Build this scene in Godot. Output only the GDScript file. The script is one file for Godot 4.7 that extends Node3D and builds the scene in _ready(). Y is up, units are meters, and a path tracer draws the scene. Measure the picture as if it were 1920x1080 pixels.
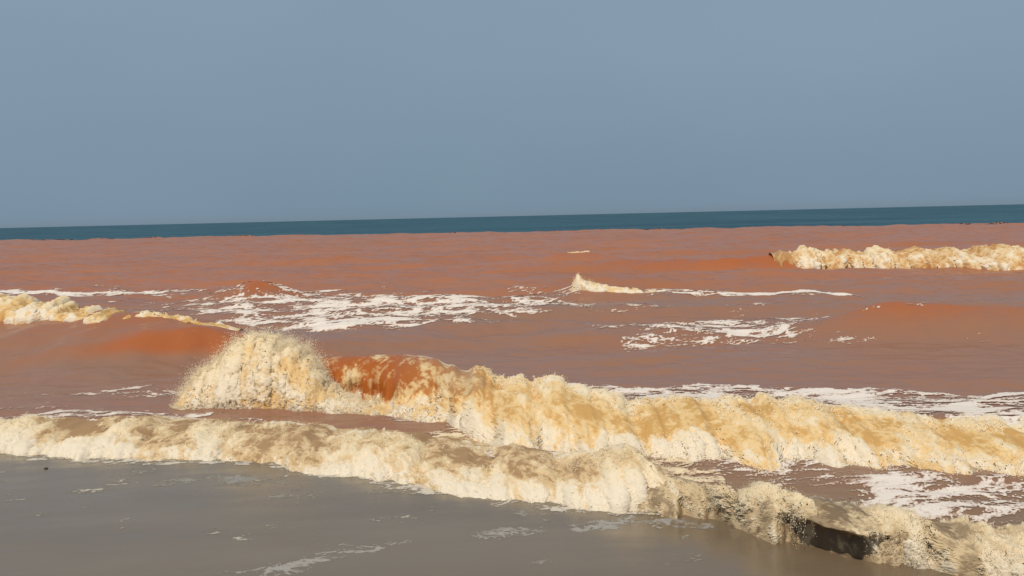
extends Node3D
# A muddy red sea breaking on a wet grey beach under a hazy blue sky. y up, metres; the beach runs along x, the sea lies towards -z.

const SEA := 0.06                      # still level of the water near the shore
const FAR_EDGE_A := Vector2(-117.0, -247.0)   # the line where the red water meets the blue water
const FAR_EDGE_B := Vector2(77.0, -162.0)

var rng := RandomNumberGenerator.new()
var n_swell: FastNoiseLite
var n_chop: FastNoiseLite
var n_rip: FastNoiseLite
var n_puff: FastNoiseLite
var n_puff2: FastNoiseLite
var n_cov: FastNoiseLite
var n_fine: FastNoiseLite
var n_lace: FastNoiseLite
var n_lace2: FastNoiseLite
var n_drift: FastNoiseLite
var n_mud: FastNoiseLite
var n_edge: FastNoiseLite
var n_tear: FastNoiseLite
var ridges: Array = []
var drop_mesh: Mesh
var m_water: StandardMaterial3D
var m_face: StandardMaterial3D
var m_foam: StandardMaterial3D
var m_lace: StandardMaterial3D
var m_drop: StandardMaterial3D
var m_sand: StandardMaterial3D
var m_blue: StandardMaterial3D

const FOAM_WHITE := Vector3(0.70, 0.605, 0.475)
const FOAM_CREAM := Vector3(0.71, 0.57, 0.37)
const FOAM_YELLOW := Vector3(0.67, 0.465, 0.225)
const FOAM_AMBER := Vector3(0.52, 0.30, 0.105)
const LACE_WHITE := Vector3(0.72, 0.63, 0.55)
const WATER_ORANGE := Vector3(0.38, 0.105, 0.019)
const WATER_RED := Vector3(0.335, 0.130, 0.064)
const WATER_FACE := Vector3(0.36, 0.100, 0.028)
const WATER_PALE := Vector3(0.250, 0.138, 0.092)  # red water with the grey-mauve sky reflection mixed into its colour
const WATER_SILT := Vector3(0.205, 0.132, 0.075)


func _ready() -> void:
	rng.seed = 7
	var cam := Camera3D.new()
	cam.name = "camera"
	cam.position = Vector3(0, 3.0, 0)
	cam.rotation_order = EULER_ORDER_YXZ
	cam.rotation = Vector3(deg_to_rad(-3.832), 0, deg_to_rad(-1.343))
	cam.fov = 30.0
	cam.near = 0.1
	cam.far = 30000.0
	add_child(cam)
	cam.current = true
	var sky_mat := ProceduralSkyMaterial.new()
	sky_mat.sky_top_color = Color(0.53, 0.608, 0.69)
	sky_mat.sky_horizon_color = Color(0.467, 0.553, 0.625)
	sky_mat.sky_curve = 0.10
	sky_mat.sky_cover = thin_haze()
	sky_mat.sky_cover_modulate = Color(1, 1, 1, 1)
	sky_mat.ground_bottom_color = Color(0.43, 0.46, 0.49)
	sky_mat.ground_curve = 0.6
	sky_mat.ground_horizon_color = Color(0.485, 0.57, 0.645)
	sky_mat.sun_angle_max = 1.0
	var sky := Sky.new()
	sky.sky_material = sky_mat
	var env := Environment.new()
	env.background_mode = Environment.BG_SKY
	env.sky = sky
	env.tonemap_mode = Environment.TONE_MAPPER_LINEAR
	env.tonemap_exposure = 1.0
	env.sdfgi_enabled = true
	env.ssao_enabled = true
	env.ssil_enabled = true
	var we := WorldEnvironment.new()
	we.name = "environment"
	we.environment = env
	add_child(we)
	var sun := DirectionalLight3D.new()
	sun.name = "sun"
	sun.light_color = Color(1.0, 0.965, 0.90)
	sun.light_energy = 1.1
	sun.light_angular_distance = 0.5
	sun.shadow_enabled = true
	sun.rotation = Vector3(deg_to_rad(-52), deg_to_rad(-22), 0)
	add_child(sun)

	make_noises()
	make_materials()
	make_ridges()
	build_beach()
	build_sea()
	build_blue_sea()
	build_breakers()
	build_foam()
	build_small_things()


# ---------------------------------------------------------------- noise, materials

func noise(s: int, freq: float, octaves := 1, kind := FastNoiseLite.TYPE_SIMPLEX_SMOOTH, fractal := FastNoiseLite.FRACTAL_FBM, gain := 0.5, lac := 2.0) -> FastNoiseLite:
	var n := FastNoiseLite.new()
	n.seed = s
	n.noise_type = kind
	n.frequency = freq
	n.fractal_type = fractal if octaves > 1 else FastNoiseLite.FRACTAL_NONE
	n.fractal_octaves = octaves
	n.fractal_gain = gain
	n.fractal_lacunarity = lac
	return n


func warp(n: FastNoiseLite, amp: float, freq: float) -> FastNoiseLite:
	n.domain_warp_enabled = true
	n.domain_warp_amplitude = amp
	n.domain_warp_frequency = freq
	n.domain_warp_fractal_octaves = 3
	return n


func make_noises() -> void:
	n_swell = noise(11, 0.11, 2)
	n_chop = noise(12, 0.55, 3)
	n_rip = noise(13, 2.3, 2)
	n_puff = warp(noise(21, 1.1, 6, FastNoiseLite.TYPE_SIMPLEX, FastNoiseLite.FRACTAL_RIDGED, 0.42, 2.1), 0.35, 1.4)
	n_puff2 = noise(22, 5.0, 4, FastNoiseLite.TYPE_SIMPLEX, FastNoiseLite.FRACTAL_RIDGED, 0.6, 2.2)
	n_cov = warp(noise(23, 0.95, 5, FastNoiseLite.TYPE_SIMPLEX_SMOOTH, FastNoiseLite.FRACTAL_FBM, 0.55, 2.1), 0.4, 1.2)
	n_fine = noise(24, 9.0, 3)
	n_tear = warp(noise(25, 2.6, 5, FastNoiseLite.TYPE_SIMPLEX_SMOOTH, FastNoiseLite.FRACTAL_FBM, 0.62, 2.1), 0.28, 2.2)
	n_lace = warp(noise(31, 0.70), 0.9, 0.7)
	n_lace2 = warp(noise(32, 1.7), 0.5, 1.6)
	n_drift = warp(noise(33, 0.30, 3), 1.5, 0.3)
	n_mud = warp(noise(41, 0.10, 4), 6.0, 0.06)
	n_edge = noise(42, 0.06, 4)


func thin_haze() -> ImageTexture:
	# faint uneven veils of haze, the same all the way round
	var im := Image.create(512, 256, false, Image.FORMAT_RGBAF)
	var n := noise(61, 1.6, 4)
	var n2 := noise(62, 2.2, 3)
	for j in 256:
		var el := PI * (0.5 - (j + 0.5) / 256.0)
		for i in 512:
			var az := TAU * i / 512.0
			var d := Vector3(cos(el) * cos(az), sin(el) * 2.2, cos(el) * sin(az))
			var a := clampf(n.get_noise_3dv(d) + 0.45, 0.0, 1.0)
			var b := clampf(n2.get_noise_3dv(d) + 0.4, 0.0, 1.0)
			im.set_pixel(i, j, Color(0.022 * a, 0.022 * a + 0.007 * b, 0.022 * a, 1.0))
	return ImageTexture.create_from_image(im)


func normal_tex(s: int, freq: float, octaves: int, strength: float, size := 512) -> NoiseTexture2D:
	var t := NoiseTexture2D.new()
	t.width = size
	t.height = size
	t.seamless = true
	t.as_normal_map = true
	t.bump_strength = strength
	t.noise = noise(s, freq, octaves)
	return t


func mat(rough: float, spec: float) -> StandardMaterial3D:
	var m := StandardMaterial3D.new()
	m.albedo_color = Color.WHITE
	m.vertex_color_use_as_albedo = true
	m.roughness = rough
	m.metallic_specular = spec
	return m


func ripples(m: StandardMaterial3D, tex: Texture2D, scale: Vector3, strength: float) -> void:
	m.normal_enabled = true
	m.normal_texture = tex
	m.normal_scale = strength
	m.uv1_triplanar = true
	m.uv1_world_triplanar = true
	m.uv1_scale = scale


func make_materials() -> void:
	m_water = mat(0.26, 0.17)
	ripples(m_water, normal_tex(51, 0.012, 5, 8.0), Vector3(0.17, 0.17, 0.30), 0.4)
	m_face = mat(0.30, 0.3)
	ripples(m_face, normal_tex(52, 0.012, 4, 6.0), Vector3(0.7, 0.3, 0.5), 0.35)
	m_face.backlight_enabled = true
	m_face.backlight = Color(0.5, 0.5, 0.5)
	m_foam = mat(0.75, 0.25)
	ripples(m_foam, normal_tex(53, 0.03, 5, 10.0), Vector3(2.2, 2.2, 2.2), 0.2)
	m_lace = mat(0.7, 0.3)
	ripples(m_lace, m_foam.normal_texture, Vector3(1.1, 1.1, 1.1), 0.5)
	m_drop = mat(0.6, 0.3)
	m_sand = mat(0.22, 0.33)
	ripples(m_sand, normal_tex(54, 0.008, 4, 4.0), Vector3(0.16, 0.16, 0.5), 0.16)
	m_blue = mat(0.35, 0.12)
	ripples(m_blue, normal_tex(55, 0.02, 5, 8.0), Vector3(0.02, 0.02, 0.03), 0.8)
	var s := SphereMesh.new()
	s.radius = 1.0
	s.height = 2.0
	s.radial_segments = 6
	s.rings = 3
	drop_mesh = s


# ---------------------------------------------------------------- tables and heights

func tab(t: Array, x: float) -> float:
	# smooth curve through [x, value, x, value, ...]
	var n := t.size() / 2
	if x <= t[0]:
		return t[1]
	if x >= t[2 * n - 2]:
		return t[2 * n - 1]
	var k := 0
	while x > t[2 * k + 2]:
		k += 1
	var a: float = t[2 * k]
	var b: float = t[2 * k + 2]
	var va: float = t[2 * k + 1]
	var vb: float = t[2 * k + 3]
	var ma := (vb - va) / (b - a)
	var mb := ma
	if k > 0:
		ma = 0.5 * (ma + (va - t[2 * k - 1]) / (a - t[2 * k - 2]))
	if k < n - 2:
		mb = 0.5 * (mb + (t[2 * k + 5] - vb) / (t[2 * k + 4] - b))
	var w := b - a
	var s := (x - a) / w
	var s2 := s * s
	var s3 := s2 * s
	return (2 * s3 - 3 * s2 + 1) * va + (s3 - 2 * s2 + s) * w * ma + (3 * s2 - 2 * s3) * vb + (s3 - s2) * w * mb


func ss(a: float, b: float, x: float) -> float:
	return smoothstep(a, b, x)


func add_ridge(called: String, zc: Array, hc: Array, wf: Array, wb: Array) -> void:
	var x0: float = hc[0]
	var x1: float = hc[hc.size() - 2]
	var n := int((x1 - x0) / 0.05) + 2
	var r := {"name": called, "x0": x0, "x1": x1, "n": n}
	var pz := PackedFloat32Array()
	var ph := PackedFloat32Array()
	var pf := PackedFloat32Array()
	var pb := PackedFloat32Array()
	for i in n:
		var x := x0 + i * 0.05
		pz.append(tab(zc, x) + n_chop.get_noise_2d(x * 0.8, 40.0 + x0) * 0.35)
		ph.append(tab(hc, x))
		pf.append(tab(wf, x))
		pb.append(tab(wb, x))
	r.z = pz
	r.h = ph
	r.f = pf
	r.b = pb
	ridges.append(r)


func make_ridges() -> void:
	add_ridge("left_swell", [-30, -30.0, -16, -28.5, -12, -27.2, -9, -25.2, -7, -24.3, -5, -24.5, -3, -25], [-30, 0.6, -16, 0.92, -12, 0.92, -9, 0.85, -7.2, 0.72, -6, 0.5, -5, 0.25, -4, 0.08, -3, 0.0], [-16, 6.5, -9, 4.6, -6.5, 2.8, -3, 2.5], [-16, 4.0, -3, 3.5])
	add_ridge("hump_swell", [-12, -38.6, -9, -38.2, -6, -38.8], [-12, 0.0, -10.4, 0.40, -9.2, 0.72, -8.2, 0.60, -6.8, 0.12, -5.8, 0.0], [-12, 2.2, -6, 2.2], [-12, 2.4, -6, 2.4])
	add_ridge("middle_swell", [-2, -38.5, 2, -37.6, 4, -36.6, 8, -36.4, 14, -37.5], [-1, 0.0, 1.5, 0.20, 2.5, 0.44, 3.6, 0.46, 5.0, 0.36, 7.5, 0.24, 11, 0.2, 14, 0.12, 18, 0.0], [-2, 2.5, 3, 2.2, 14, 2.8], [-2, 2.5, 14, 2.5])
	add_ridge("right_swell", [5, -24.6, 8.7, -24.6, 12, -23.6, 20, -22], [5.8, 0.0, 7.3, 0.28, 8.8, 0.66, 9.8, 0.60, 11.2, 0.50, 14, 0.5, 20, 0.4], [5, 1.8, 9, 1.9, 20, 2.4], [5, 2.5, 20, 2.5])
	add_ridge("distant_breaker", [-2, -57, 4, -56, 9, -54.8, 12, -53.6, 20, -51.5, 32, -49], [-2, 0.0, 1, 0.16, 5, 0.34, 9, 0.60, 11.5, 0.80, 13, 0.90, 20, 0.75, 32, 0.7], [-2, 3.2, 9, 3.0, 12, 2.6, 32, 3.2], [-2, 4.0, 32, 4.0])
	add_ridge("far_crest", [-6, -66, -1, -65, 3, -63.5, 8, -63], [-5, 0.0, -1, 0.24, 2.0, 0.46, 3.6, 0.55, 5, 0.4, 7, 0.15, 9, 0.0], [-6, 3.0, 8, 2.6], [-6, 3.5, 8, 3.5])
	add_ridge("main_back", [-6, -17.9, -3, -17.5, 0, -15.5, 3, -14.0, 9, -12.8], [-4.2, 0.0, -3.2, 0.22, 0, 0.30, 3, 0.30, 9, 0.26], [-6, 0.9, 9, 0.9], [-6, 2.4, 0, 3.0, 9, 4.2])
	add_ridge("far_line", [-24, -74, -8, -77], [-24, 0.0, -20, 0.34, -15, 0.30, -12, 0.36, -8, 0.0], [-24, 2.0, -8, 2.0], [-24, 4.0, -8, 4.0])
	add_ridge("far_line", [-9, -59, 2, -60], [-9, 0.0, -6, 0.34, -3, 0.26, -1, 0.34, 2, 0.0], [-9, 1.6, 2, 1.6], [-9, 3.5, 2, 3.5])
	add_ridge("far_line", [10, -86, 34, -82], [10, 0.0, 16, 0.36, 24, 0.30, 34, 0.0], [10, 2.4, 34, 2.4], [10, 5.0, 34, 5.0])
	add_ridge("near_line", [0, -25.5, 6, -24.8], [0, 0.0, 1.6, 0.16, 3.6, 0.12, 6, 0.0], [0, 1.0, 6, 1.0], [0, 2.0, 6, 2.0])
	add_ridge("near_line", [-3, -27.5, 3, -27.0], [-3, 0.0, -1.4, 0.14, 0.6, 0.18, 3, 0.0], [-3, 1.0, 3, 1.0], [-3, 2.0, 3, 2.0])
	add_ridge("face_fold", [-12, -22.4, -9, -22.9, -6.4, -23.3], [-12, 0.0, -10.5, 0.05, -9, 0.08, -7.4, 0.26, -6.2, 0.20, -5.4, 0.0], [-12, 0.8, -6, 0.75], [-12, 1.4, -6, 1.3])


func ridge_h(r: Dictionary, x: float, z: float) -> float:
	if x <= r.x0 or x >= r.x1:
		return 0.0
	var f: float = (x - r.x0) * 20.0
	var i := int(f)
	f -= i
	var pz: PackedFloat32Array = r.z
	var d := z - lerpf(pz[i], pz[i + 1], f)
	var t: float
	if d > 0.0:
		t = d / r.f[i]
	else:
		t = -d / r.b[i]
	if t >= 1.0:
		return 0.0
	var u := 1.0 - t
	return lerpf(r.h[i], r.h[i + 1], f) * (u * u * (1.0 + 2.0 * t) if d < 0.0 else u * u * (1.0 + 1.2 * t))


func sea_h(x: float, z: float) -> float:
	var dist := -z
	var calm := ss(12.0, 40.0, dist)
	var h := lerpf(0.11, 0.03, ss(13.0, 24.0, dist))
	h += n_swell.get_noise_2d(x * 0.40, z * 1.2) * (0.07 + 0.36 * calm)
	h += n_chop.get_noise_2d(x * 0.5, z) * (0.065 + 0.09 * calm)
	if dist < 60.0:
		h += n_rip.get_noise_2d(x * 0.6, z) * 0.015
	if dist < 95.0:
		for r in ridges:
			h += ridge_h(r, x, z)
	return h


func sand_h(x: float, z: float) -> float:
	return 0.01 * (z + 13.0) + 0.012 * n_swell.get_noise_2d(x * 2.0, z * 2.0 + 300.0) + 0.005 * n_chop.get_noise_2d(x * 0.9 + z * 0.3, z * 3.0 + 200.0)


# ---------------------------------------------------------------- nodes

func tag(o: Node, label: String, category: String, group := "") -> void:
	o.set_meta("label", label)
	o.set_meta("category", category)
	if group:
		o.set_meta("group", group)


func base(called: String, at: Vector3, label: String, category: String, group := "") -> Node3D:
	var o := Node3D.new()
	o.name = called
	o.position = at
	add_child(o, true)
	tag(o, label, category, group)
	return o


func put(called: String, mesh: Mesh, m: Material, parent: Node3D = self) -> MeshInstance3D:
	var o := MeshInstance3D.new()
	o.name = called
	o.mesh = mesh
	o.material_override = m
	if parent != self:
		o.position = -parent.position
	parent.add_child(o, true)
	return o


func array_mesh(v: PackedVector3Array, n: PackedVector3Array, c: PackedColorArray, idx: PackedInt32Array) -> ArrayMesh:
	# leaves out vertices that no triangle uses and turns the triangles so that their front is on the side of the normals
	var a := []
	a.resize(Mesh.ARRAY_MAX)
	var remap := PackedInt32Array()
	remap.resize(v.size())
	remap.fill(-1)
	var v2 := PackedVector3Array()
	var n2 := PackedVector3Array()
	var c2 := PackedColorArray()
	var i2 := PackedInt32Array()
	i2.resize(idx.size())
	for k in idx.size():
		var i := idx[k]
		if remap[i] < 0:
			remap[i] = v2.size()
			v2.append(v[i])
			n2.append(n[i])
			c2.append(c[i])
		i2[k] = remap[i]
	for k in range(0, i2.size(), 3):
		var p := v2[i2[k]]
		if (v2[i2[k + 1]] - p).cross(v2[i2[k + 2]] - p).dot(n2[i2[k]]) > 0.0:
			var t := i2[k + 1]
			i2[k + 1] = i2[k + 2]
			i2[k + 2] = t
	a[Mesh.ARRAY_VERTEX] = v2
	a[Mesh.ARRAY_NORMAL] = n2
	a[Mesh.ARRAY_COLOR] = c2
	a[Mesh.ARRAY_INDEX] = i2
	var m := ArrayMesh.new()
	m.add_surface_from_arrays(Mesh.PRIMITIVE_TRIANGLES, a)
	return m


func grid_normals(p: PackedVector3Array, nu: int, nv: int, toward := Vector3.UP) -> PackedVector3Array:
	var n := PackedVector3Array()
	n.resize(p.size())
	for i in nu:
		var i0 := maxi(i - 1, 0) * nv
		var i1 := mini(i + 1, nu - 1) * nv
		for j in nv:
			var q := (p[i1 + j] - p[i0 + j]).cross(p[i * nv + mini(j + 1, nv - 1)] - p[i * nv + maxi(j - 1, 0)])
			n[i * nv + j] = q.normalized()
	var s := 0.0
	for k in range(0, n.size(), 17):
		s += n[k].dot(toward)
	if s < 0.0:
		for k in n.size():
			n[k] = -n[k]
	return n


func col(v: Vector3) -> Color:
	return Color(v.x, v.y, v.z)


# ---------------------------------------------------------------- setting

func build_beach() -> void:
	var p := PackedVector3Array()
	var c := PackedColorArray()
	var idx := PackedInt32Array()
	var nu := 260
	var nv := 220
	for i in nu:
		var x := -26.0 + 52.0 * i / (nu - 1)
		for j in nv:
			var z := -17.5 + 29.5 * j / (nv - 1)
			p.append(Vector3(x, sand_h(x, z), z))
			var w := n_mud.get_noise_2d(x * 2.2 + 70.0, z * 7.0) * 0.5 + 0.5
			var warm := ss(-1.0, 3.5, x + 0.4 * (z + 9.0)) * 0.8
			var a := Vector3(0.198, 0.150, 0.101).lerp(Vector3(0.145, 0.110, 0.075), w)
			a = a.lerp(Vector3(0.160, 0.110, 0.066), warm)
			c.append(col(a))
	for i in nu - 1:
		for j in nv - 1:
			var k := i * nv + j
			idx.append_array([k, k + 1, k + nv, k + 1, k + nv + 1, k + nv])
	var o := put("beach", array_mesh(p, grid_normals(p, nu, nv), c, idx), m_sand)
	o.set_meta("kind", "structure")


func edge_z(x: float) -> float:
	return lerpf(FAR_EDGE_A.y, FAR_EDGE_B.y, (x - FAR_EDGE_A.x) / (FAR_EDGE_B.x - FAR_EDGE_A.x)) + n_edge.get_noise_1d(x * 2.0) * 3.0 + n_edge.get_noise_1d(x * 17.0) * 2.5


func owner_of(x: float, z: float) -> int:
	# which ridge the water at that place belongs to, or -1
	var best := -1
	var most := 0.10
	for k in [0, 1, 2, 3, 4, 5]:
		var h := ridge_h(ridges[k], x, z)
		if h > most:
			most = h
			best = k
	return best


var ridge_bodies: Array = []

func build_sea() -> void:
	# one fan-shaped sheet, finer near the shore; the swells are cut out of it along its own mesh lines as things of their own
	var nu := 470
	var rows := PackedFloat32Array()
	var z := -6.6
	while z > -285.0:
		rows.append(z)
		z -= -z * 0.0046
	var nv := rows.size()
	var p := PackedVector3Array()
	p.resize(nu * nv)
	var c := PackedColorArray()
	c.resize(nu * nv)
	for i in nu:
		var u := -0.80 + 1.60 * i / (nu - 1)
		for j in nv:
			var zz := rows[j]
			var x := u * (3.0 - zz)
			var lim := edge_z(x)
			if zz < lim:
				zz = lim
			var y := sea_h(x, zz)
			p[i * nv + j] = Vector3(x, y, zz)
			var mud := n_mud.get_noise_2d(x * 0.6, zz) * 0.5 + 0.5
			var a := WATER_RED * (0.90 + 0.20 * mud)
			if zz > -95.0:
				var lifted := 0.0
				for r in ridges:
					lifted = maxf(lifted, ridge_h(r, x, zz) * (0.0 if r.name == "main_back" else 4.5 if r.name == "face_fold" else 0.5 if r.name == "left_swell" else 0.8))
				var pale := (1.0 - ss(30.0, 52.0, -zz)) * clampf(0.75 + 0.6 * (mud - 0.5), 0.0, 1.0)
				a = a.lerp(WATER_PALE, pale)  # sky reflection on the flatter nearer water, painted in as a paler tone
				a = a.lerp(WATER_FACE, ss(0.10, 0.60, lifted) * 0.75)  # raised faces mirror less sky, so they are painted redder
			a = a.lerp(WATER_SILT, (1.0 - ss(10.5, 14.0, -zz + 0.30 * x)) * 0.85)
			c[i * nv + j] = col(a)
	var n := grid_normals(p, nu, nv)
	var parts: Array = []
	for k in 7:
		parts.append(PackedInt32Array())
	for i in nu - 1:
		for j in nv - 1:
			var k := i * nv + j
			var q := p[k]
			if q.z > tab(SHORE_Z, q.x) or p[k + 1].z == p[k].z:
				continue
			var own := -1
			if q.z > -72.0 and q.z < -18.0:
				own = owner_of(q.x, q.z)
			parts[own + 1].append_array([k, k + 1, k + nv, k + 1, k + nv + 1, k + nv])
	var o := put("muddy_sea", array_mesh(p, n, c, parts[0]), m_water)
	o.set_meta("kind", "structure")
	var info := [
		["swell_wave", Vector3(-9, 0, -25), "broad red-brown wave at left with cream foam along its crest"],
		["swell_wave", Vector3(-9, 0, -38), "low pointed red-brown hump of water between two bands of white foam"],
		["swell_wave", Vector3(3.5, 0, -36.8), "small peaked wave in mid distance with a cream tip and thin white crest line"],
		["swell_wave", Vector3(9.5, 0, -24.2), "smooth unbroken reddish swell at the right edge, without foam"],
		["breaking_wave", Vector3(16, 0, -52.5), "distant breaker on the right with a thick yellow foam roller"],
		["swell_wave", Vector3(3, 0, -63.5), "farthest small crest with a tiny fleck of foam below the blue strip"],
	]
	for k in 6:
		var t := base(info[k][0], info[k][1], info[k][2], "wave", "waves rolling towards the beach")
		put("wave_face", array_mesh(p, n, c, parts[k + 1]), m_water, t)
		ridge_bodies.append(t)


func build_blue_sea() -> void:
	var p := PackedVector3Array()
	var c := PackedColorArray()
	var idx := PackedInt32Array()
	var nu := 200
	var nv := 90
	for i in nu:
		var u := -1.0 + 2.0 * i / (nu - 1)
		for j in nv:
			var d := 0.0 if j == 0 else 1.5 * pow(1.112, j)
			var x := u * (240.0 + d)
			var z0 := edge_z(x)
			var z := z0 + 3.0 - d if j > 0 else z0 + 3.0
			var y := -0.02 + (n_swell.get_noise_2d(x * 0.2, z * 0.5) * 0.25 if d < 600.0 else 0.0)
			if j == 0:
				y = -0.6
			p.append(Vector3(x, y, z))
			var w := clampf(n_edge.get_noise_2d(x * 0.12, z * 0.5) * 1.1 + 0.5, 0.0, 1.0)
			c.append(col(Vector3(0.010, 0.050, 0.072).lerp(Vector3(0.024, 0.084, 0.112), w)))
	for i in nu - 1:
		for j in nv - 1:
			var k := i * nv + j
			idx.append_array([k, k + 1, k + nv, k + 1, k + nv + 1, k + nv])
	var o := put("blue_sea", array_mesh(p, grid_normals(p, nu, nv), c, idx), m_blue)
	o.set_meta("kind", "structure")


# ---------------------------------------------------------------- breaking waves

const A_TOE := [-14, -15.6, -10, -14.7, -6.88, -14.18, -5.64, -13.73, -4.55, -13.56, -3.82, -13.39, -3.11, -13.23, -2.61, -12.75, -2.07, -12.5, -1.25, -11.89, -0.39, -11.29, 0.17, -11.03, 0.7, -10.68, 1.22, -10.50, 1.7, -10.4]
const A_CREST := [-14, -17.0, -10, -16.1, -7.0, -15.4, -5.5, -15.2, -4, -14.75, -2.6, -14.1, -1.4, -13.3, -0.6, -12.75, 0.2, -12.25, 1.1, -11.5, 1.7, -11.1]
const B_TOE := [0.9, -10.75, 1.3, -10.5, 1.6, -10.3, 1.9, -10.05, 2.16, -9.55, 2.47, -9.25, 2.82, -8.87, 3.16, -8.57, 3.9, -8.15, 5, -7.7, 7, -7.0, 9, -6.5]
const B_CREST := [0.9, -11.4, 1.39, -11.05, 1.75, -10.65, 2.14, -10.05, 2.48, -9.62, 2.86, -9.3, 3.22, -9.1, 4.08, -8.85, 5, -8.5, 7, -7.8, 9, -7.2]
const SHORE_Z := [-14, -16.8, -10, -15.85, -7.0, -15.15, -5.5, -14.95, -4, -14.5, -2.6, -13.85, -1.4, -13.05, -0.6, -12.5, 0.2, -12.0, 1.1, -11.3, 1.75, -10.75, 2.14, -10.15, 2.48, -9.75, 2.86, -9.4, 3.22, -9.15, 4.08, -8.85, 5, -8.5, 9, -7.2]
const C_CREST := [-3.6, -17.6, -2.2, -17.35, -1.4, -16.9, -0.8, -16.2, 0, -15.4, 0.5, -14.9, 1.6, -14.2, 2.8, -13.75, 4, -13.45, 5, -13.05, 7, -12.4, 10, -11.5]
const C_TOE := [-3.6, -17.0, -3.0, -16.9, -2.2, -16.42, -1.3, -15.5, -0.9, -14.7, -0.6, -13.85, -0.1, -13.1, 0.4, -12.76, 1.2, -12.6, 1.6, -12.3, 2.65, -11.8, 3.8, -11.6, 4.6, -11.31, 5.7, -11.22, 7, -10.83, 10, -9.96]


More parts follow.
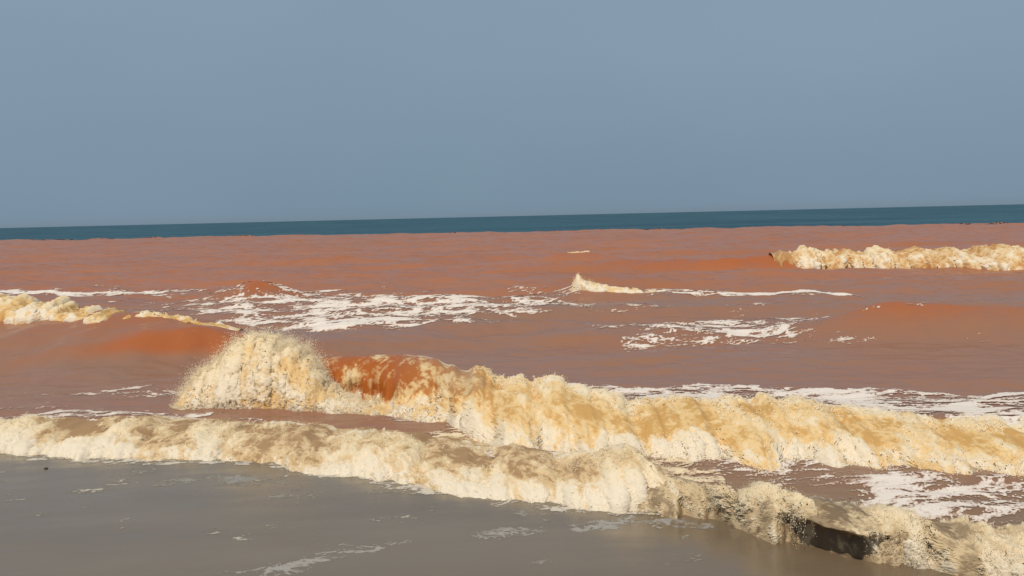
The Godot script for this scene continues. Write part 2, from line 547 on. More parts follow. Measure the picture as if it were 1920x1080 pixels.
func sheet(w: Dictionary) -> Dictionary:
	# a rolling front: for each x a profile from the back over the crest to the toe, with foam raised on it
	var x0: float = w.x0
	var x1: float = w.x1
	var nu := int((x1 - x0) / w.cell) + 1
	var nv: int = w.nv
	var nb := int(nv * w.get("back_share", 0.3))
	var p := PackedVector3Array()
	p.resize(nu * nv)
	var arc := PackedFloat32Array()
	arc.resize(nu * nv)
	var over: Array = w.get("over", [0, 0.0])
	var e1: float = w.get("e1", 0.85)
	var e2: float = w.get("e2", 0.75)
	var jag: float = w.get("jag", 0.12)
	var crest_jag: float = w.get("crest_jag", 0.0)
	var lobes: float = w.get("lobes", 0.0)
	for i in nu:
		var x := x0 + (x1 - x0) * i / (nu - 1)
		var zc := tab(w.zc, x) + n_chop.get_noise_2d(x * 1.6, 7.0 + x0) * jag
		var zt := tab(w.zt, x) + (n_chop.get_noise_2d(x * 2.4, 17.0 + x0) + 0.5 * n_rip.get_noise_2d(x * 2.0, 3.0)) * jag + (absf(n_chop.get_noise_2d(x * 1.5, 55.0 + x0)) - 0.2) * lobes
		var zb := zc - tab(w.back, x)
		var hc: float = tab(w.hc, x) * (1.0 + (w.get("wild", 0.22) * n_chop.get_noise_2d(x * 1.8, 90.0 + x0) + 0.10 * n_rip.get_noise_2d(x * 1.5, 60.0)) * (ss(-1.8, -0.2, x) if w.has("glassy") else 1.0))
		hc *= 1.0 + crest_jag * (absf(n_rip.get_noise_2d(x * 1.3, 21.0)) - 0.25)
		var o := tab(over, x)
		var yb := sea_h(x, zb)
		var yt: float = sand_h(x, zt) if w.get("on_sand", false) else sea_h(x, zt)
		var yc := maxf(hc, yt + 0.02)
		yt -= 0.03
		yb -= 0.03
		var s := 0.0
		for j in nv:
			var q: Vector3
			if j < nb:
				var t := float(j) / nb
				q = Vector3(x, lerpf(yb, yc, t * t * (3.0 - 2.0 * t)), lerpf(zb, zc, t))
			else:
				var t := float(j - nb) / (nv - 1 - nb)
				var th := t * PI / 2.0
				q = Vector3(x, yt + (yc - yt) * pow(cos(th), e2), zc + (zt - zc) * pow(sin(th), e1))
				if t == 1.0:
					q.y = yt
				if o > 0.0:
					q.z += o * (1.1 * ss(0.0, 0.42, t) - 2.1 * ss(0.46, 0.72, t))
			if j > 0:
				s += q.distance_to(p[i * nv + j - 1])
			p[i * nv + j] = q
			arc[i * nv + j] = s
	var n := grid_normals(p, nu, nv, Vector3(0, 0.8, 0.6))
	var c := PackedColorArray()
	c.resize(nu * nv)
	var cov := PackedFloat32Array()
	cov.resize(nu * nv)
	var bias := PackedFloat32Array()
	bias.resize(nu * nv)
	var raised := PackedVector3Array()
	raised.resize(nu * nv)
	var foam_at: Callable = w.foam
	var amp: float = w.amp
	var ns: float = w.get("noise_scale", 1.0)
	var off: float = x0 * 3.7
	var tear_amp: float = w.get("tear", 0.018)
	var toe_calm: float = w.get("toe_calm", 0.7)
	var iso: bool = w.has("iso")
	var rough: float = w.get("rough", 0.12)
	var contrast: float = w.get("contrast", 0.60)
	var thin: Vector3 = w.get("thin", FOAM_AMBER)
	for i in nu:
		var edge := ss(0.0, 0.06, float(i) / nu) * (1.0 - ss(0.94, 1.0, float(i) / nu)) if w.get("tapered", false) else 1.0
		for j in nv:
			var k := i * nv + j
			var q := p[k]
			var v := float(j) / (nv - 1)
			var s := arc[k]
			var f := n_cov.get_noise_3d(q.x * ns, s * 0.62 * ns, off) * contrast
			var fb: float = foam_at.call(q.x, v)
			var g := clampf(f + fb, 0.0, 1.0)
			var pf := 0.9 * n_cov.get_noise_3d(q.x * ns, q.y * ns * 1.2, q.z * ns) - 0.15 * n_puff.get_noise_3d(q.x * ns, q.y * ns, q.z * ns) if iso else -n_puff.get_noise_3d(q.x * ns, s * 0.75 * ns + 5.0, off)
			var p2 := -n_puff2.get_noise_3d(q.x * ns, q.y * ns, q.z * ns) if iso else -n_puff2.get_noise_3d(q.x * ns, s * 0.7 * ns, off + 9.0)
			var env := ss(0.0, 0.16, v) * (1.0 - toe_calm * ss(0.80, 1.0, v)) * edge
			var tear := n_tear.get_noise_3d(q.x * ns, q.y * ns, q.z * ns) if iso else n_tear.get_noise_3d(q.x * ns, s * 0.5 * ns, off + 3.0)
			var clump := ss(-0.10, 0.16, tear + 0.45 * (g - 0.5)) * ss(0.2, 0.55, g)
			var d := (amp * (pf + 0.35) + rough * amp * (p2 + 0.2)) * env * (0.03 + 0.97 * ss(0.2, 0.6, g)) + tear_amp * env * (clump + 0.6 * tear * ss(0.2, 0.5, g))
			var nn := n[k]
			raised[k] = q + Vector3(nn.x, nn.y * 0.85, nn.z) * d
			cov[k] = g
			bias[k] = fb
			var fine := n_fine.get_noise_3d(q.x * ns, s * 0.7 * ns, off)
			var thick := clampf(g + 0.12 * pf + 0.12 * fine + 0.75 * tear, 0.0, 1.0)
			var white := maxf(ss(0.45, 0.9, v + 0.25 * f), 0.9 * (1.0 - ss(0.2, 0.36, v - 0.15 * tear)))
			var a: Vector3
			var mid := FOAM_YELLOW.lerp(thin.lerp(FOAM_CREAM, 0.5), 0.0 if thin == FOAM_AMBER else 0.6)
			if thick < 0.42:
				var streak := n_rip.get_noise_3d(q.x * 1.7 + s * 0.9, s * 0.28, off) * 0.5 + 0.5 * fine
				var wet_c := thin
				if w.has("glassy"):
					wet_c = WATER_ORANGE.lerp(FOAM_AMBER, ss(-2.0, 0.2, q.x))
				if w.has("silt") and g < 0.02:
					wet_c = Vector3(0.21, 0.135, 0.075)
				a = wet_c.lerp(mid, clampf(ss(0.12, 0.42, thick) + 0.95 * ss(0.02, 0.42, streak) * ss(0.2, 0.45, v) * ss(-2.9, -1.6, q.x), 0.0, 1.0))
			else:
				a = mid.lerp(FOAM_CREAM.lerp(FOAM_WHITE, white), ss(0.42, 0.72, thick))
			if w.has("glassy"):
				a = a.lerp(FOAM_CREAM, 0.8 * (1.0 - ss(0.012, 0.035, absf(v - 0.265 - 0.02 * tear))) * ss(-2.7, -2.0, q.x) * ss(-0.25, 0.15, tear))
			if w.has("silt"):
				a = a.lerp(Vector3(a.x * 0.80, a.x * 0.66, a.x * 0.46), w.silt)
			c[k] = col(a)
	var rn := grid_normals(raised, nu, nv, Vector3(0, 0.8, 0.6))
	var soft: float = w.get("soft", 0.45)
	for k in rn.size():
		rn[k] = rn[k].lerp(n[k], soft * ss(0.2, 0.5, cov[k])).normalized()
	var wet := PackedInt32Array()
	var foam := PackedInt32Array()
	for i in nu - 1:
		for j in nv - 1:
			var k := i * nv + j
			if bias[k] > 0.24:
				foam.append_array([k, k + 1, k + nv, k + 1, k + nv + 1, k + nv])
			else:
				wet.append_array([k, k + 1, k + nv, k + 1, k + nv + 1, k + nv])
	return {"p": raised, "n": rn, "c": c, "cov": cov, "nu": nu, "nv": nv, "wet": wet, "foam": foam}


func finish(s: Dictionary, t: Node3D, foam_name := "foam", face_name := "wave_face") -> void:
	if s.wet.size() > 30:
		put(face_name, array_mesh(s.p, s.n, s.c, s.wet), m_face, t)
	if s.foam.size() > 30:
		put(foam_name, array_mesh(s.p, s.n, s.c, s.foam), m_foam, t)


func spray(s: Dictionary, t: Node3D, jets: int, per: int, chance: Callable, reach: Callable, small: float, large: float, called := "spray", falling := false) -> void:
	# drops thrown off the surface in little jets that fan out and fall back
	var buf := PackedFloat32Array()
	buf.resize(jets * per * 16)
	var made := 0
	var done := 0
	var tries := 0
	var nv: int = s.nv
	var total: int = s.nu * nv
	while done < jets and tries < jets * 60:
		tries += 1
		var k := rng.randi() % total
		var p: Vector3 = s.p[k]
		var v := float(k % nv) / (nv - 1)
		if s.cov[k] < 0.35 or rng.randf() > chance.call(p.x, v):
			continue
		if n_puff2.get_noise_3d(p.x * 0.5, p.y * 0.5, p.z * 0.5) > 0.2 and rng.randf() < 0.85:
			continue
		done += 1
		var dir: Vector3 = (s.n[k] * 0.8 + Vector3(rng.randfn(0, 0.35), 0.55 + rng.randfn(0, 0.25), rng.randfn(0, 0.3))).normalized()
		if falling:
			dir = Vector3(rng.randfn(0, 0.06), -1.0, 0.12 + rng.randfn(0, 0.08)).normalized()
		var far: float = reach.call(p.x, v) * (0.2 + 0.8 * pow(rng.randf(), 2.0))
		var a: Color = s.c[k]
		a = a.lerp(Color(0.92, 0.82, 0.62), 0.6)
		for m in int(per * rng.randf_range(0.4, 1.0)):
			var f := pow(rng.randf(), 1.3)
			var w := (0.03 if falling else 0.10) * far * (0.4 + f) + 0.005
			var q := p + dir * far * f + Vector3(rng.randfn(0, w), rng.randfn(0, w) - 0.35 * far * f * f, rng.randfn(0, w)) - t.position
			var r := (small + (large - small) * pow(rng.randf(), 3.5)) * (1.0 - 0.4 * f)
			var o := made * 16
			buf[o] = r
			buf[o + 5] = r * rng.randf_range(0.8, 1.6)
			buf[o + 10] = r
			buf[o + 3] = q.x
			buf[o + 7] = q.y
			buf[o + 11] = q.z
			buf[o + 12] = a.r
			buf[o + 13] = a.g
			buf[o + 14] = a.b
			buf[o + 15] = 1.0
			made += 1
	buf.resize(made * 16)
	var mm := MultiMesh.new()
	mm.transform_format = MultiMesh.TRANSFORM_3D
	mm.use_colors = true
	mm.mesh = drop_mesh
	mm.instance_count = made
	mm.buffer = buf
	var o := MultiMeshInstance3D.new()
	o.name = called
	o.multimesh = mm
	o.material_override = m_drop
	o.set_meta("kind", "stuff")
	t.add_child(o, true)


func froth(s: Dictionary, t: Node3D, count: int, shell: float, small: float, large: float) -> void:
	# a coat of fine drops over the foam, thicker in places
	var buf := PackedFloat32Array()
	buf.resize(count * 16)
	var made := 0
	var tries := 0
	var nv: int = s.nv
	var total: int = s.nu * nv
	var p: PackedVector3Array = s.p
	var n: PackedVector3Array = s.n
	var cov: PackedFloat32Array = s.cov
	var c: PackedColorArray = s.c
	var at := t.position
	while made < count and tries < count * 8:
		tries += 1
		var k := rng.randi() % total
		if cov[k] < 0.38 + 0.2 * rng.randf():
			continue
		var q := p[k]
		var cl := clampf(0.45 + 1.1 * n_puff2.get_noise_3d(q.x * 0.35, q.y * 0.35, q.z * 0.35), 0.05, 1.0)
		var f := rng.randf()
		f = f * f * shell * cl
		q += n[k] * f - at
		var r := small + (large - small) * pow(rng.randf(), 4.0)
		var a := c[k].lerp(Color(0.90, 0.80, 0.60), 0.5)
		var o := made * 16
		buf[o] = r
		buf[o + 5] = r
		buf[o + 10] = r
		buf[o + 3] = q.x + (rng.randf() - 0.5) * 0.03
		buf[o + 7] = q.y + (rng.randf() - 0.4) * 0.02
		buf[o + 11] = q.z + (rng.randf() - 0.5) * 0.02
		buf[o + 12] = a.r
		buf[o + 13] = a.g
		buf[o + 14] = a.b
		buf[o + 15] = 1.0
		made += 1
	buf.resize(made * 16)
	var mm := MultiMesh.new()
	mm.transform_format = MultiMesh.TRANSFORM_3D
	mm.use_colors = true
	mm.mesh = drop_mesh
	mm.instance_count = made
	mm.buffer = buf
	var o := MultiMeshInstance3D.new()
	o.name = "froth"
	o.multimesh = mm
	o.material_override = m_drop
	o.set_meta("kind", "stuff")
	t.add_child(o, true)


func build_breakers() -> void:
	var g := "waves rolling towards the beach"
	# the main breaker
	var t := base("breaking_wave", Vector3(1.5, 0, -14.0), "big orange breaker in the middle, curling beside a tall burst of foam", "wave", g)
	var s := sheet({
		"x0": -3.35, "x1": 9.0, "cell": 0.016, "glassy": true, "wild": 0.28, "nv": 170, "back_share": 0.26, "amp": 0.10, "jag": 0.18, "lobes": 0.75,
		"zc": C_CREST, "zt": C_TOE, "back": [-3.5, 1.1, 0, 1.0, 3, 1.1, 9, 1.2],
		"hc": [-3.4, 0.74, -2.2, 0.80, -1.4, 0.80, -0.8, 0.73, 0, 0.64, 1, 0.56, 3, 0.54, 4, 0.50, 5, 0.38, 7, 0.32, 9, 0.32],
		"e1": 1.0, "e2": 1.65, "tear": 0.02, "over": [-3.4, 0.10, -2.4, 0.06, -1.4, 0.02, -0.8, 0.0],
		"foam": func(x: float, v: float) -> float:
			var broken := ss(-1.8, 0.4, x + 0.8 * (v - 0.45))
			var low := ss(0.78, 0.98, v + 0.22 * ss(-2.4, -1.0, x))
			return lerpf(0.02 + 0.72 * low, 0.44 + 0.32 * low, broken) + broken * (0.16 * (1.0 - ss(0.22, 0.36, v)) - 0.10 * ss(0.30, 0.42, v) * (1.0 - ss(0.5, 0.62, v)))})
	finish(s, t)
	froth(s, t, 55000, 0.06, 0.0016, 0.004)
	spray(s, t, 1600, 26,
		func(x: float, v: float) -> float: return (0.9 * ss(0.18, 0.27, v) * (1.0 - ss(0.34, 0.5, v)) + 0.35 * ss(0.86, 0.97, v) + 0.04) * ss(-2.8, -1.0, x + (v - 0.5) * 1.5),
		func(x: float, v: float) -> float: return 0.10 + 0.10 * ss(0.6, 0.9, v), 0.002, 0.010)
	# the burst of foam at its left end
	s = sheet({
		"x0": -5.45, "x1": -0.9, "cell": 0.013, "nv": 210, "back_share": 0.36, "amp": 0.15, "jag": 0.05, "noise_scale": 0.8, "iso": true, "tear": 0.035, "crest_jag": 0.22, "soft": 0.55, "toe_calm": 0.2, "rough": 0.2, "tapered": true,
		"zc": [-5.8, -17.6, -4, -17.45, -3, -17.0, -0.9, -15.9], "zt": [-5.8, -17.0, -4.6, -16.7, -3, -16.3, -2.2, -16.0, -0.9, -14.85], "lobes": 0.2, "back": [-5.8, 0.4, -4, 0.7, -0.9, 0.3],
		"hc": [-5.5, 0.04, -5.3, 0.24, -5.1, 0.50, -4.9, 0.70, -4.65, 0.86, -4.35, 0.95, -4.0, 0.97, -3.7, 0.96, -3.4, 0.90, -3.2, 0.76, -3.0, 0.48, -2.8, 0.26, -2.5, 0.10, -2.0, 0.12, -1.4, 0.20, -0.9, 0.2],
		"e1": 1.0, "e2": 1.35,
		"foam": func(_x: float, v: float) -> float: return 0.62 + 0.12 * v})
	finish(s, t, "foam_burst")
	froth(s, t, 60000, 0.12, 0.0015, 0.0035)
	spray(s, t, 4200, 40,
		func(x: float, v: float) -> float: return 0.10 + 0.90 * ss(0.2, 0.32, v) * (1.0 - ss(0.42, 0.6, v)) + 0.5 * ss(0.82, 0.95, v),
		func(x: float, v: float) -> float: return 0.08 + 0.30 * (1.0 - ss(-3.2, -2.6, x)) * (1.0 - ss(0.55, 0.9, v)), 0.002, 0.008)

	# the long foam front on the sand
	t = base("broken_wave", Vector3(-3, 0, -13.4), "long low roll of cream foam running up the grey sand from the left edge", "wave", g)
	s = sheet({
		"x0": -12.0, "x1": 1.62, "cell": 0.016, "nv": 120, "back_share": 0.34, "amp": 0.075, "jag": 0.16, "on_sand": true, "wild": 0.6,
		"zc": A_CREST, "zt": A_TOE, "back": [-14, 0.7, -6, 0.8, -4, 1.3, 1.0, 1.2, 1.6, 0.9], "thin": Vector3(0.34, 0.205, 0.105), "contrast": 0.95, "lobes": 0.2,
		"hc": [-14, 0.20, -8, 0.21, -5.5, 0.20, -4.5, 0.18, -3, 0.18, -1.4, 0.22, 0, 0.26, 0.7, 0.36, 1.2, 0.38, 1.45, 0.3, 1.7, 0.2],
		"e1": 0.95, "e2": 1.25,
		"foam": func(x: float, v: float) -> float: return 0.31 + 0.14 * ss(0.15, 0.40, v) + 0.32 * ss(0.5, 0.85, v) - 0.12 * ss(-1.5, 0.5, x) * (1.0 - ss(0.6, 0.8, v))})
	finish(s, t)
	froth(s, t, 45000, 0.04, 0.0014, 0.0035)
	spray(s, t, 1800, 24,
		func(x: float, v: float) -> float: return (0.9 * ss(0.2, 0.32, v) * (1.0 - ss(0.42, 0.6, v)) + 0.3 * ss(0.88, 0.97, v) + 0.04) * (0.5 + 0.5 * ss(-1.5, 0.8, x)),
		func(x: float, v: float) -> float: return 0.09 + 0.20 * ss(0.2, 1.0, x) * (1.0 - ss(0.8, 0.95, v)), 0.0015, 0.007)

	fringe(t)

	# the nearest little breaker, hollow under its lip
	t = base("shore_break", Vector3(3, 0, -9), "nearest small brown wave at lower right, lip curling over a dark hollow", "wave", g)
	s = sheet({
		"x0": 1.05, "x1": 8.0, "cell": 0.012, "nv": 150, "back_share": 0.36, "noise_scale": 1.5, "amp": 0.09, "tear": 0.02, "jag": 0.24, "on_sand": true,
		"zc": B_CREST, "zt": B_TOE, "back": [0.9, 0.5, 8, 0.8], "silt": 0.30, "thin": Vector3(0.30, 0.205, 0.118), "contrast": 1.25,
		"hc": [0.9, 0.16, 1.4, 0.26, 1.75, 0.30, 2.14, 0.34, 2.48, 0.43, 2.86, 0.43, 3.3, 0.38, 4.1, 0.34, 6, 0.34, 9, 0.3],
		"e1": 0.7, "e2": 0.8, "over": [0.9, 0.02, 1.7, 0.01, 2.2, 0.01, 2.38, 0.07, 2.52, 0.20, 2.80, 0.20, 3.0, 0.07, 3.15, 0.02, 9, 0.02],
		"foam": func(x: float, v: float) -> float:
			var hollow := ss(2.4, 2.54, x) * (1.0 - ss(2.78, 2.94, x)) * ss(0.70, 0.78, v)
			return 0.20 + 0.24 * ss(0.34, 0.5, v) + 0.1 * ss(3.0, 4.0, x) - 1.6 * hollow})
	finish(s, t)
	froth(s, t, 80000, 0.04, 0.0012, 0.003)
	spray(s, t, 1600, 34,
		func(x: float, v: float) -> float: return ss(0.25, 0.5, v),
		func(x: float, v: float) -> float: return 0.12 - 0.06 * ss(0.8, 1.0, v), 0.0012, 0.006)

	spray(s, t, 130, 50,
		func(x: float, v: float) -> float: return ss(0.52, 0.58, v) * (1.0 - ss(0.66, 0.70, v)) * ss(2.1, 2.3, x) * (1.0 - ss(2.9, 3.3, x)),
		func(_x: float, _v: float) -> float: return 0.24, 0.002, 0.006, "falling_drops", true)

	# foam along the crests farther out
	t = ridge_bodies[0]
	s = sheet({
		"x0": -20.0, "x1": -6.2, "cell": 0.04, "nv": 60, "back_share": 0.3, "amp": 0.16, "iso": true, "rough": 0.25, "tear": 0.03, "contrast": 0.9, "jag": 0.2, "tapered": true,
		"zc": [-30, -30.0, -16, -28.6, -12, -27.3, -9, -25.3, -7, -24.4, -5, -24.5], "zt": [-20, -28.0, -16, -27.2, -13.0, -26.6, -12, -25.7, -10.6, -25.2, -9.5, -24.3, -8.5, -24.6, -6.2, -24.1], "back": [-20, 0.8, -6, 0.5],
		"hc": [-20, 1.02, -16, 1.14, -13.5, 1.18, -12, 1.12, -10.5, 1.0, -9, 0.93, -7.4, 0.76, -6.2, 0.42],
		"foam": func(x: float, v: float) -> float: return 0.40 + 0.06 * v - 0.16 * ss(-11.0, -8.5, x)})
	finish(s, t)
	t = ridge_bodies[4]
	s = sheet({
		"x0": 12.9, "x1": 31.0, "cell": 0.05, "nv": 60, "back_share": 0.3, "amp": 0.20, "iso": true, "rough": 0.25, "contrast": 0.8, "tear": 0.05, "jag": 0.6, "thin": Vector3(0.46, 0.235, 0.085), "noise_scale": 0.8,
		"zc": [11, -53.8, 12, -53.6, 20, -51.5, 32, -49], "zt": [11, -53.3, 12.3, -53.0, 13.5, -52.2, 15, -51.3, 17, -50.6, 19.5, -49.2, 21.5, -47.8, 32, -45.5], "back": [11, 0.6, 32, 1.2],
		"hc": [11, 0.84, 11.8, 0.95, 12.6, 1.02, 13.6, 0.94, 14.4, 0.98, 17, 0.86, 20, 0.90, 32, 0.85], "wild": 0.4, "e1": 1.0, "e2": 1.3,
		"foam": func(x: float, v: float) -> float: return 0.02 + 0.40 * ss(13.2, 14.2, x) + 0.05 * v})
	finish(s, t)
	spray(s, t, 200, 12, func(_x: float, _v: float) -> float: return 1.0, func(_x: float, _v: float) -> float: return 0.25, 0.006, 0.02)
	t = ridge_bodies[2]
	s = sheet({
		"x0": 2.0, "x1": 5.2, "cell": 0.03, "nv": 60, "back_share": 0.35, "amp": 0.08, "jag": 0.1, "tapered": true,
		"zc": [2, -37.7, 4, -36.7, 6, -36.5], "zt": [2, -37.0, 3, -36.2, 4.2, -35.7, 5.2, -36.3], "back": [2, 0.4, 5, 0.4],
		"hc": [2.0, 0.25, 2.15, 0.66, 2.3, 0.90, 2.5, 0.70, 3, 0.54, 3.8, 0.50, 4.3, 0.40, 5.2, 0.30],
		"foam": func(_x: float, _v: float) -> float: return 0.66})
	finish(s, t)
	spray(s, t, 120, 20, func(x: float, _v: float) -> float: return 1.0 - ss(2.6, 3.4, x), func(_x: float, _v: float) -> float: return 0.22, 0.004, 0.012)
	t = ridge_bodies[5]
	s = sheet({
		"x0": 3.3, "x1": 4.6, "cell": 0.05, "nv": 40, "back_share": 0.35, "amp": 0.08, "jag": 0.1, "tapered": true,
		"zc": [3, -63.6, 5, -63.3], "zt": [3, -63.0, 5, -62.9], "back": [3, 0.3, 5, 0.3],
		"hc": [3.2, 0.45, 3.7, 0.62, 4.2, 0.58, 5, 0.3],
		"foam": func(_x: float, v: float) -> float: return 0.55 - 0.3 * ss(0.5, 1.0, v)})
	finish(s, t)


# ---------------------------------------------------------------- flat foam

func lace(called: String, label: String, x0: float, x1: float, z0: float, z1: float, cell: float, cellz: float, lift: float, scale: float, dens: Callable, on_sand := false, tint := LACE_WHITE, parent: Node3D = null) -> void:
	# a lacy sheet of foam lying on the water: kept where ridged noise plus a density is above a threshold, with cut edges
	var stretch := 0.8 if on_sand else 0.48
	var nu := int((x1 - x0) / cell) + 2
	var nv := int((z1 - z0) / cellz) + 2
	var p := PackedVector3Array()
	var f := PackedFloat32Array()
	for i in nu:
		var x := x0 + cell * i
		for j in nv:
			var z := z0 + cellz * j
			var d: float = dens.call(x, z)
			var q := -1.0
			if d > -0.9:
				var la := absf(n_lace.get_noise_3d(x * scale * stretch, z * scale, x0))
				var lb := absf(n_lace2.get_noise_3d(x * scale * stretch, z * scale, x0)) * 0.9 + 0.05
				var drift := n_drift.get_noise_2d(x * scale, z * scale * 1.3 + x0)
				q = d + 0.03 - minf(la, lb) + 0.30 * drift + 0.05 * n_fine.get_noise_2d(x * 0.5 * scale, z * 0.5 * scale)
			f.append(q)
			var y := (sand_h(x, z) if on_sand else sea_h(x, z)) if q > -0.4 else 0.0
			p.append(Vector3(x, y + lift * (0.35 + 0.65 * clampf(q * 4.0, 0.0, 1.0)), z))
	var n := grid_normals(p, nu, nv)
	var v2 := PackedVector3Array()
	var n2 := PackedVector3Array()
	var c2 := PackedColorArray()
	var idx := PackedInt32Array()
	for i in nu - 1:
		for j in nv - 1:
			var k := i * nv + j
			for tri in [[k, k + 1, k + nv], [k + 1, k + nv + 1, k + nv]]:
				var poly: Array = []
				for e in 3:
					var a: int = tri[e]
					var b: int = tri[(e + 1) % 3]
					if f[a] >= 0.0:
						poly.append([p[a], n[a], f[a]])
					if (f[a] >= 0.0) != (f[b] >= 0.0):
						var w := f[a] / (f[a] - f[b])
						poly.append([p[a].lerp(p[b], w), n[a].lerp(n[b], w).normalized(), 0.0])
				if poly.size() < 3:
					continue
				var first := v2.size()
				for e in poly:
					v2.append(e[0])
					n2.append(e[1])
					c2.append(col(Vector3(0.36, 0.215, 0.15).lerp(tint, ss(-0.01, 0.13, e[2])) if not on_sand else Vector3(0.235, 0.20, 0.155).lerp(tint, ss(-0.01, 0.12, e[2]))))
				for e in range(1, poly.size() - 1):
					idx.append_array([first, first + e, first + e + 1])
	if idx.is_empty():
		return
	var m := array_mesh(v2, n2, c2, idx)
	if parent:
		put(called, m, m_lace, parent)
	else:
		tag(put(called, m, m_lace), label, "foam", "patches of white foam drifting on the water")


func fringe(parent: Node3D) -> void:
	# thin lacy wash that the front pushes ahead of itself on the sand
	lace("foam_fringe", "", -9.0, 1.4, -15.0, -9.9, 0.018, 0.018, 0.004, 2.6,
		func(x: float, z: float) -> float:
			var d := z - tab(A_TOE, x) - 0.18 * n_chop.get_noise_1d(x * 3.0)
			return 0.30 * (1.0 - ss(0.0, 0.45, d)) - 0.10 if d > -0.4 else -1.0, true, Vector3(0.58, 0.50, 0.40), parent)


func box_d(x: float, z: float, cx: float, cz: float, rx: float, rz: float, slope := 0.0) -> float:
	# density that falls off from an ellipse tilted by slope
	var a := (x - cx) / rx
	var b := (z - cz - slope * (x - cx)) / rz
	return 1.0 - sqrt(a * a + b * b)


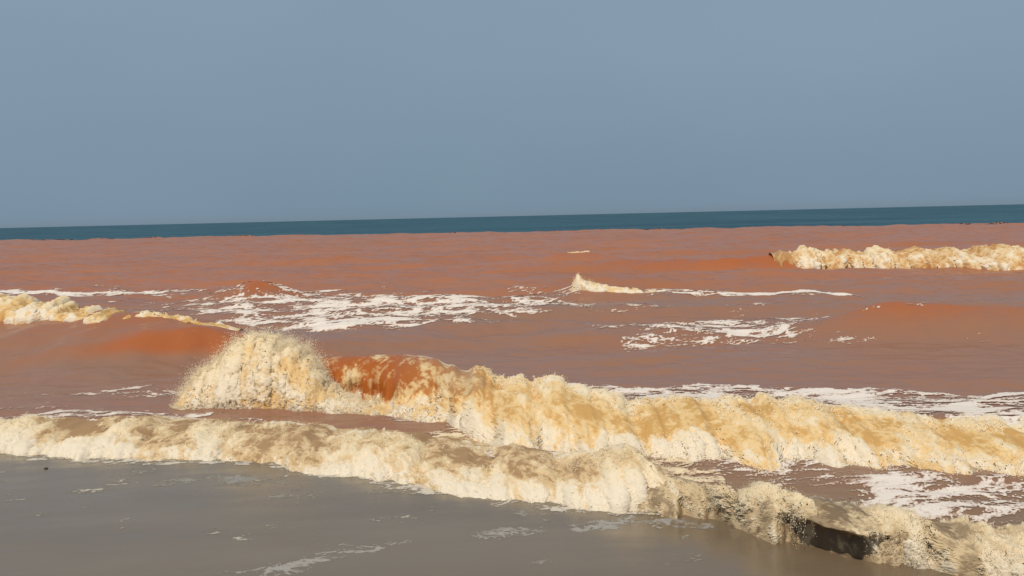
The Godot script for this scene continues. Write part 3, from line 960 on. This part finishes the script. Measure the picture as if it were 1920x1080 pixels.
func build_foam() -> void:
	# broad band in the middle distance
	lace("foam_patch", "long broad band of white lacy foam trailing left from the small peaked wave", -14.5, 3.4, -45.0, -28.5, 0.04, 0.07, 0.02, 1.5,
		func(x: float, z: float) -> float:
			return maxf(0.30 * ss(0.0, 0.4, box_d(x, z, -4.4, -33.0, 7.4, 4.2, -0.18)), 0.20 * ss(0.0, 0.4, box_d(x, z, -4.5, -38.0, 9.5, 6.0, 0.0))) - 0.03)
	lace("foam_patch", "thin bright strip of foam at the far left, beyond the pointed hump", -27.0, -11.5, -54.0, -44.5, 0.07, 0.10, 0.02, 1.1,
		func(x: float, z: float) -> float:
			return 0.34 * ss(0.0, 0.5, box_d(x, z, -22.0, -49.3, 10.5, 4.0, 0.1)) - 0.06)
	lace("foam_patch", "streaky white foam between the far left strip and the broad band", -14.0, -5.0, -47.5, -39.5, 0.06, 0.10, 0.02, 1.3,
		func(x: float, z: float) -> float:
			return 0.20 * ss(0.0, 0.5, box_d(x, z, -9.5, -43.5, 5.0, 3.5)) - 0.06)
	lace("foam_patch", "isolated ragged patch of white foam floating right of centre", 1.8, 10.0, -32.5, -22.5, 0.035, 0.055, 0.016, 1.6,
		func(x: float, z: float) -> float:
			return 0.27 * ss(0.0, 0.5, box_d(x, z, 5.5, -26.9, 3.7, 4.2, -0.35)) - 0.06)
	lace("foam_line", "", 4.4, 14.0, -38.6, -35.2, 0.05, 0.06, 0.02, 0.9,
		func(x: float, z: float) -> float:
			return 0.60 * ss(0.0, 0.6, box_d(x, z, 9.0, tab([4, -36.4, 8, -36.0, 11, -36.4, 14, -37.3], x), 5.0, 0.75)) - 0.10,
		false, LACE_WHITE, ridge_bodies[2])
	# trailing foam behind the main breaker
	lace("foam_patch", "wide sheet of white foam spread over the back of the big orange breaker", -1.2, 11.0, -20.6, -12.6, 0.025, 0.035, 0.02, 1.7,
		func(x: float, z: float) -> float:
			var top := tab([-1.3, -20.2, 0.0, -19.0, 1.3, -18.2, 2.6, -17.8, 4.0, -17.8, 5.7, -17.3, 7.1, -16.6, 11, -15.5], x) + 0.5 * n_drift.get_noise_1d(x * 2.5)
			var bottom := tab([-1.3, -20.4, -0.6, -19.0, 0.3, -17.0, 1.5, -15.6, 3, -14.4, 5, -13.2, 7, -12.4, 11, -11.4], x)
			return (0.25 + 0.06 * ss(3.0, 6.0, x)) * ss(0.0, 0.4, z - top) * ss(-1.0, 0.2, bottom - z) + 0.15 * (1.0 - ss(0.1, 0.8, absf(z - top - 0.30))) - 0.06 - 0.6 * (1.0 - ss(-0.2, 0.2, z - top)))
	# streaks between the burst and the shore foam
	lace("foam_patch", "faint foam streaks on mauve water left of the foam burst", -9.6, -4.6, -19.8, -15.2, 0.025, 0.04, 0.012, 1.4,
		func(x: float, z: float) -> float:
			return maxf(0.20 * (1.0 - ss(0.1, 0.4, absf(z + 18.6 - 0.1 * (x + 7.0)))), 0.16 * (1.0 - ss(0.2, 0.8, absf(z + 16.0 - 0.25 * (x + 6.0))))) - 0.05)
	lace("foam_patch", "tangled foam streaks on brown water just below the foam burst", -8.2, 0.6, -17.0, -12.0, 0.022, 0.03, 0.012, 1.8,
		func(x: float, z: float) -> float:
			return 0.27 * ss(0.2, 0.6, tab(A_CREST, x) + 1.3 - z) * ss(-1.6, -0.3, z - tab(A_CREST, x)) - 0.07 - 0.6 * ss(-0.25, 0.0, z - tab(SHORE_Z, x)))
	lace("foam_patch", "creamy foam filling the gap between the big breaker and the shore foam at centre", -1.4, 2.2, -15.0, -10.6, 0.02, 0.028, 0.014, 1.7,
		func(x: float, z: float) -> float:
			return 0.27 * ss(-0.1, 0.4, z - tab(C_TOE, x) + 0.3) * ss(-1.3, -0.5, x) - 0.05 - 0.6 * ss(-0.25, 0.0, z - tab(SHORE_Z, x)), false, FOAM_CREAM)
	lace("foam_patch", "broken foam streaks on silty water between the two breakers at lower right", 1.4, 8.0, -12.8, -8.6, 0.018, 0.026, 0.010, 2.0,
		func(x: float, z: float) -> float:
			return 0.25 * ss(0.4, 3.0, x + 0.3 * (z + 10.5)) - 0.08 - 0.6 * ss(-0.2, 0.0, z - tab(SHORE_Z, x)))
	# thin lines of bubbles left on the sand
	lace("foam_streak", "thin curved line of bubbles left on wet sand at the bottom centre", -2.6, 1.6, -10.6, -8.4, 0.012, 0.012, 0.002, 3.0,
		func(x: float, z: float) -> float:
			var l := tab([-2.4, -8.8, -2.0, -9.05, -1.6, -9.35, -0.9, -9.7, 0.0, -9.95, 0.9, -10.15, 1.6, -10.2], x)
			return 0.24 * (1.0 - ss(0.02, 0.34, absf(z - l))) - 0.13, true, Vector3(0.33, 0.30, 0.27))
	lace("foam_streak", "faint broken film of bubbles on the grey sand at the left edge", -7.5, -1.5, -13.2, -11.2, 0.02, 0.02, 0.002, 2.2,
		func(x: float, z: float) -> float:
			return 0.10 * (1.0 - ss(0.05, 0.6, absf(z - (-12.6 + 0.22 * (x + 5.0))))) - 0.10, true, Vector3(0.27, 0.25, 0.225))
	lace("foam_streak", "thin film of bubbles drawn out on the sand just below the foam front", -1.0, 2.4, -11.0, -9.6, 0.015, 0.015, 0.002, 2.6,
		func(x: float, z: float) -> float:
			return 0.16 * (1.0 - ss(0.02, 0.3, absf(z - (-10.55 + 0.25 * x)))) - 0.11, true, Vector3(0.30, 0.27, 0.24))


func build_small_things() -> void:
	var s := SphereMesh.new()
	s.radius = 0.022
	s.height = 0.03
	s.radial_segments = 10
	s.rings = 6
	var m := StandardMaterial3D.new()
	m.albedo_color = Color(0.12, 0.11, 0.10)
	m.roughness = 0.5
	var o := put("pebble", s, m)
	o.position = Vector3(-5.83, sand_h(-5.83, -13.16) + 0.008, -13.16)
	o.scale = Vector3(1.2, 0.8, 0.9)
	tag(o, "tiny dark pebble lying alone on the wet sand at far left", "pebble")
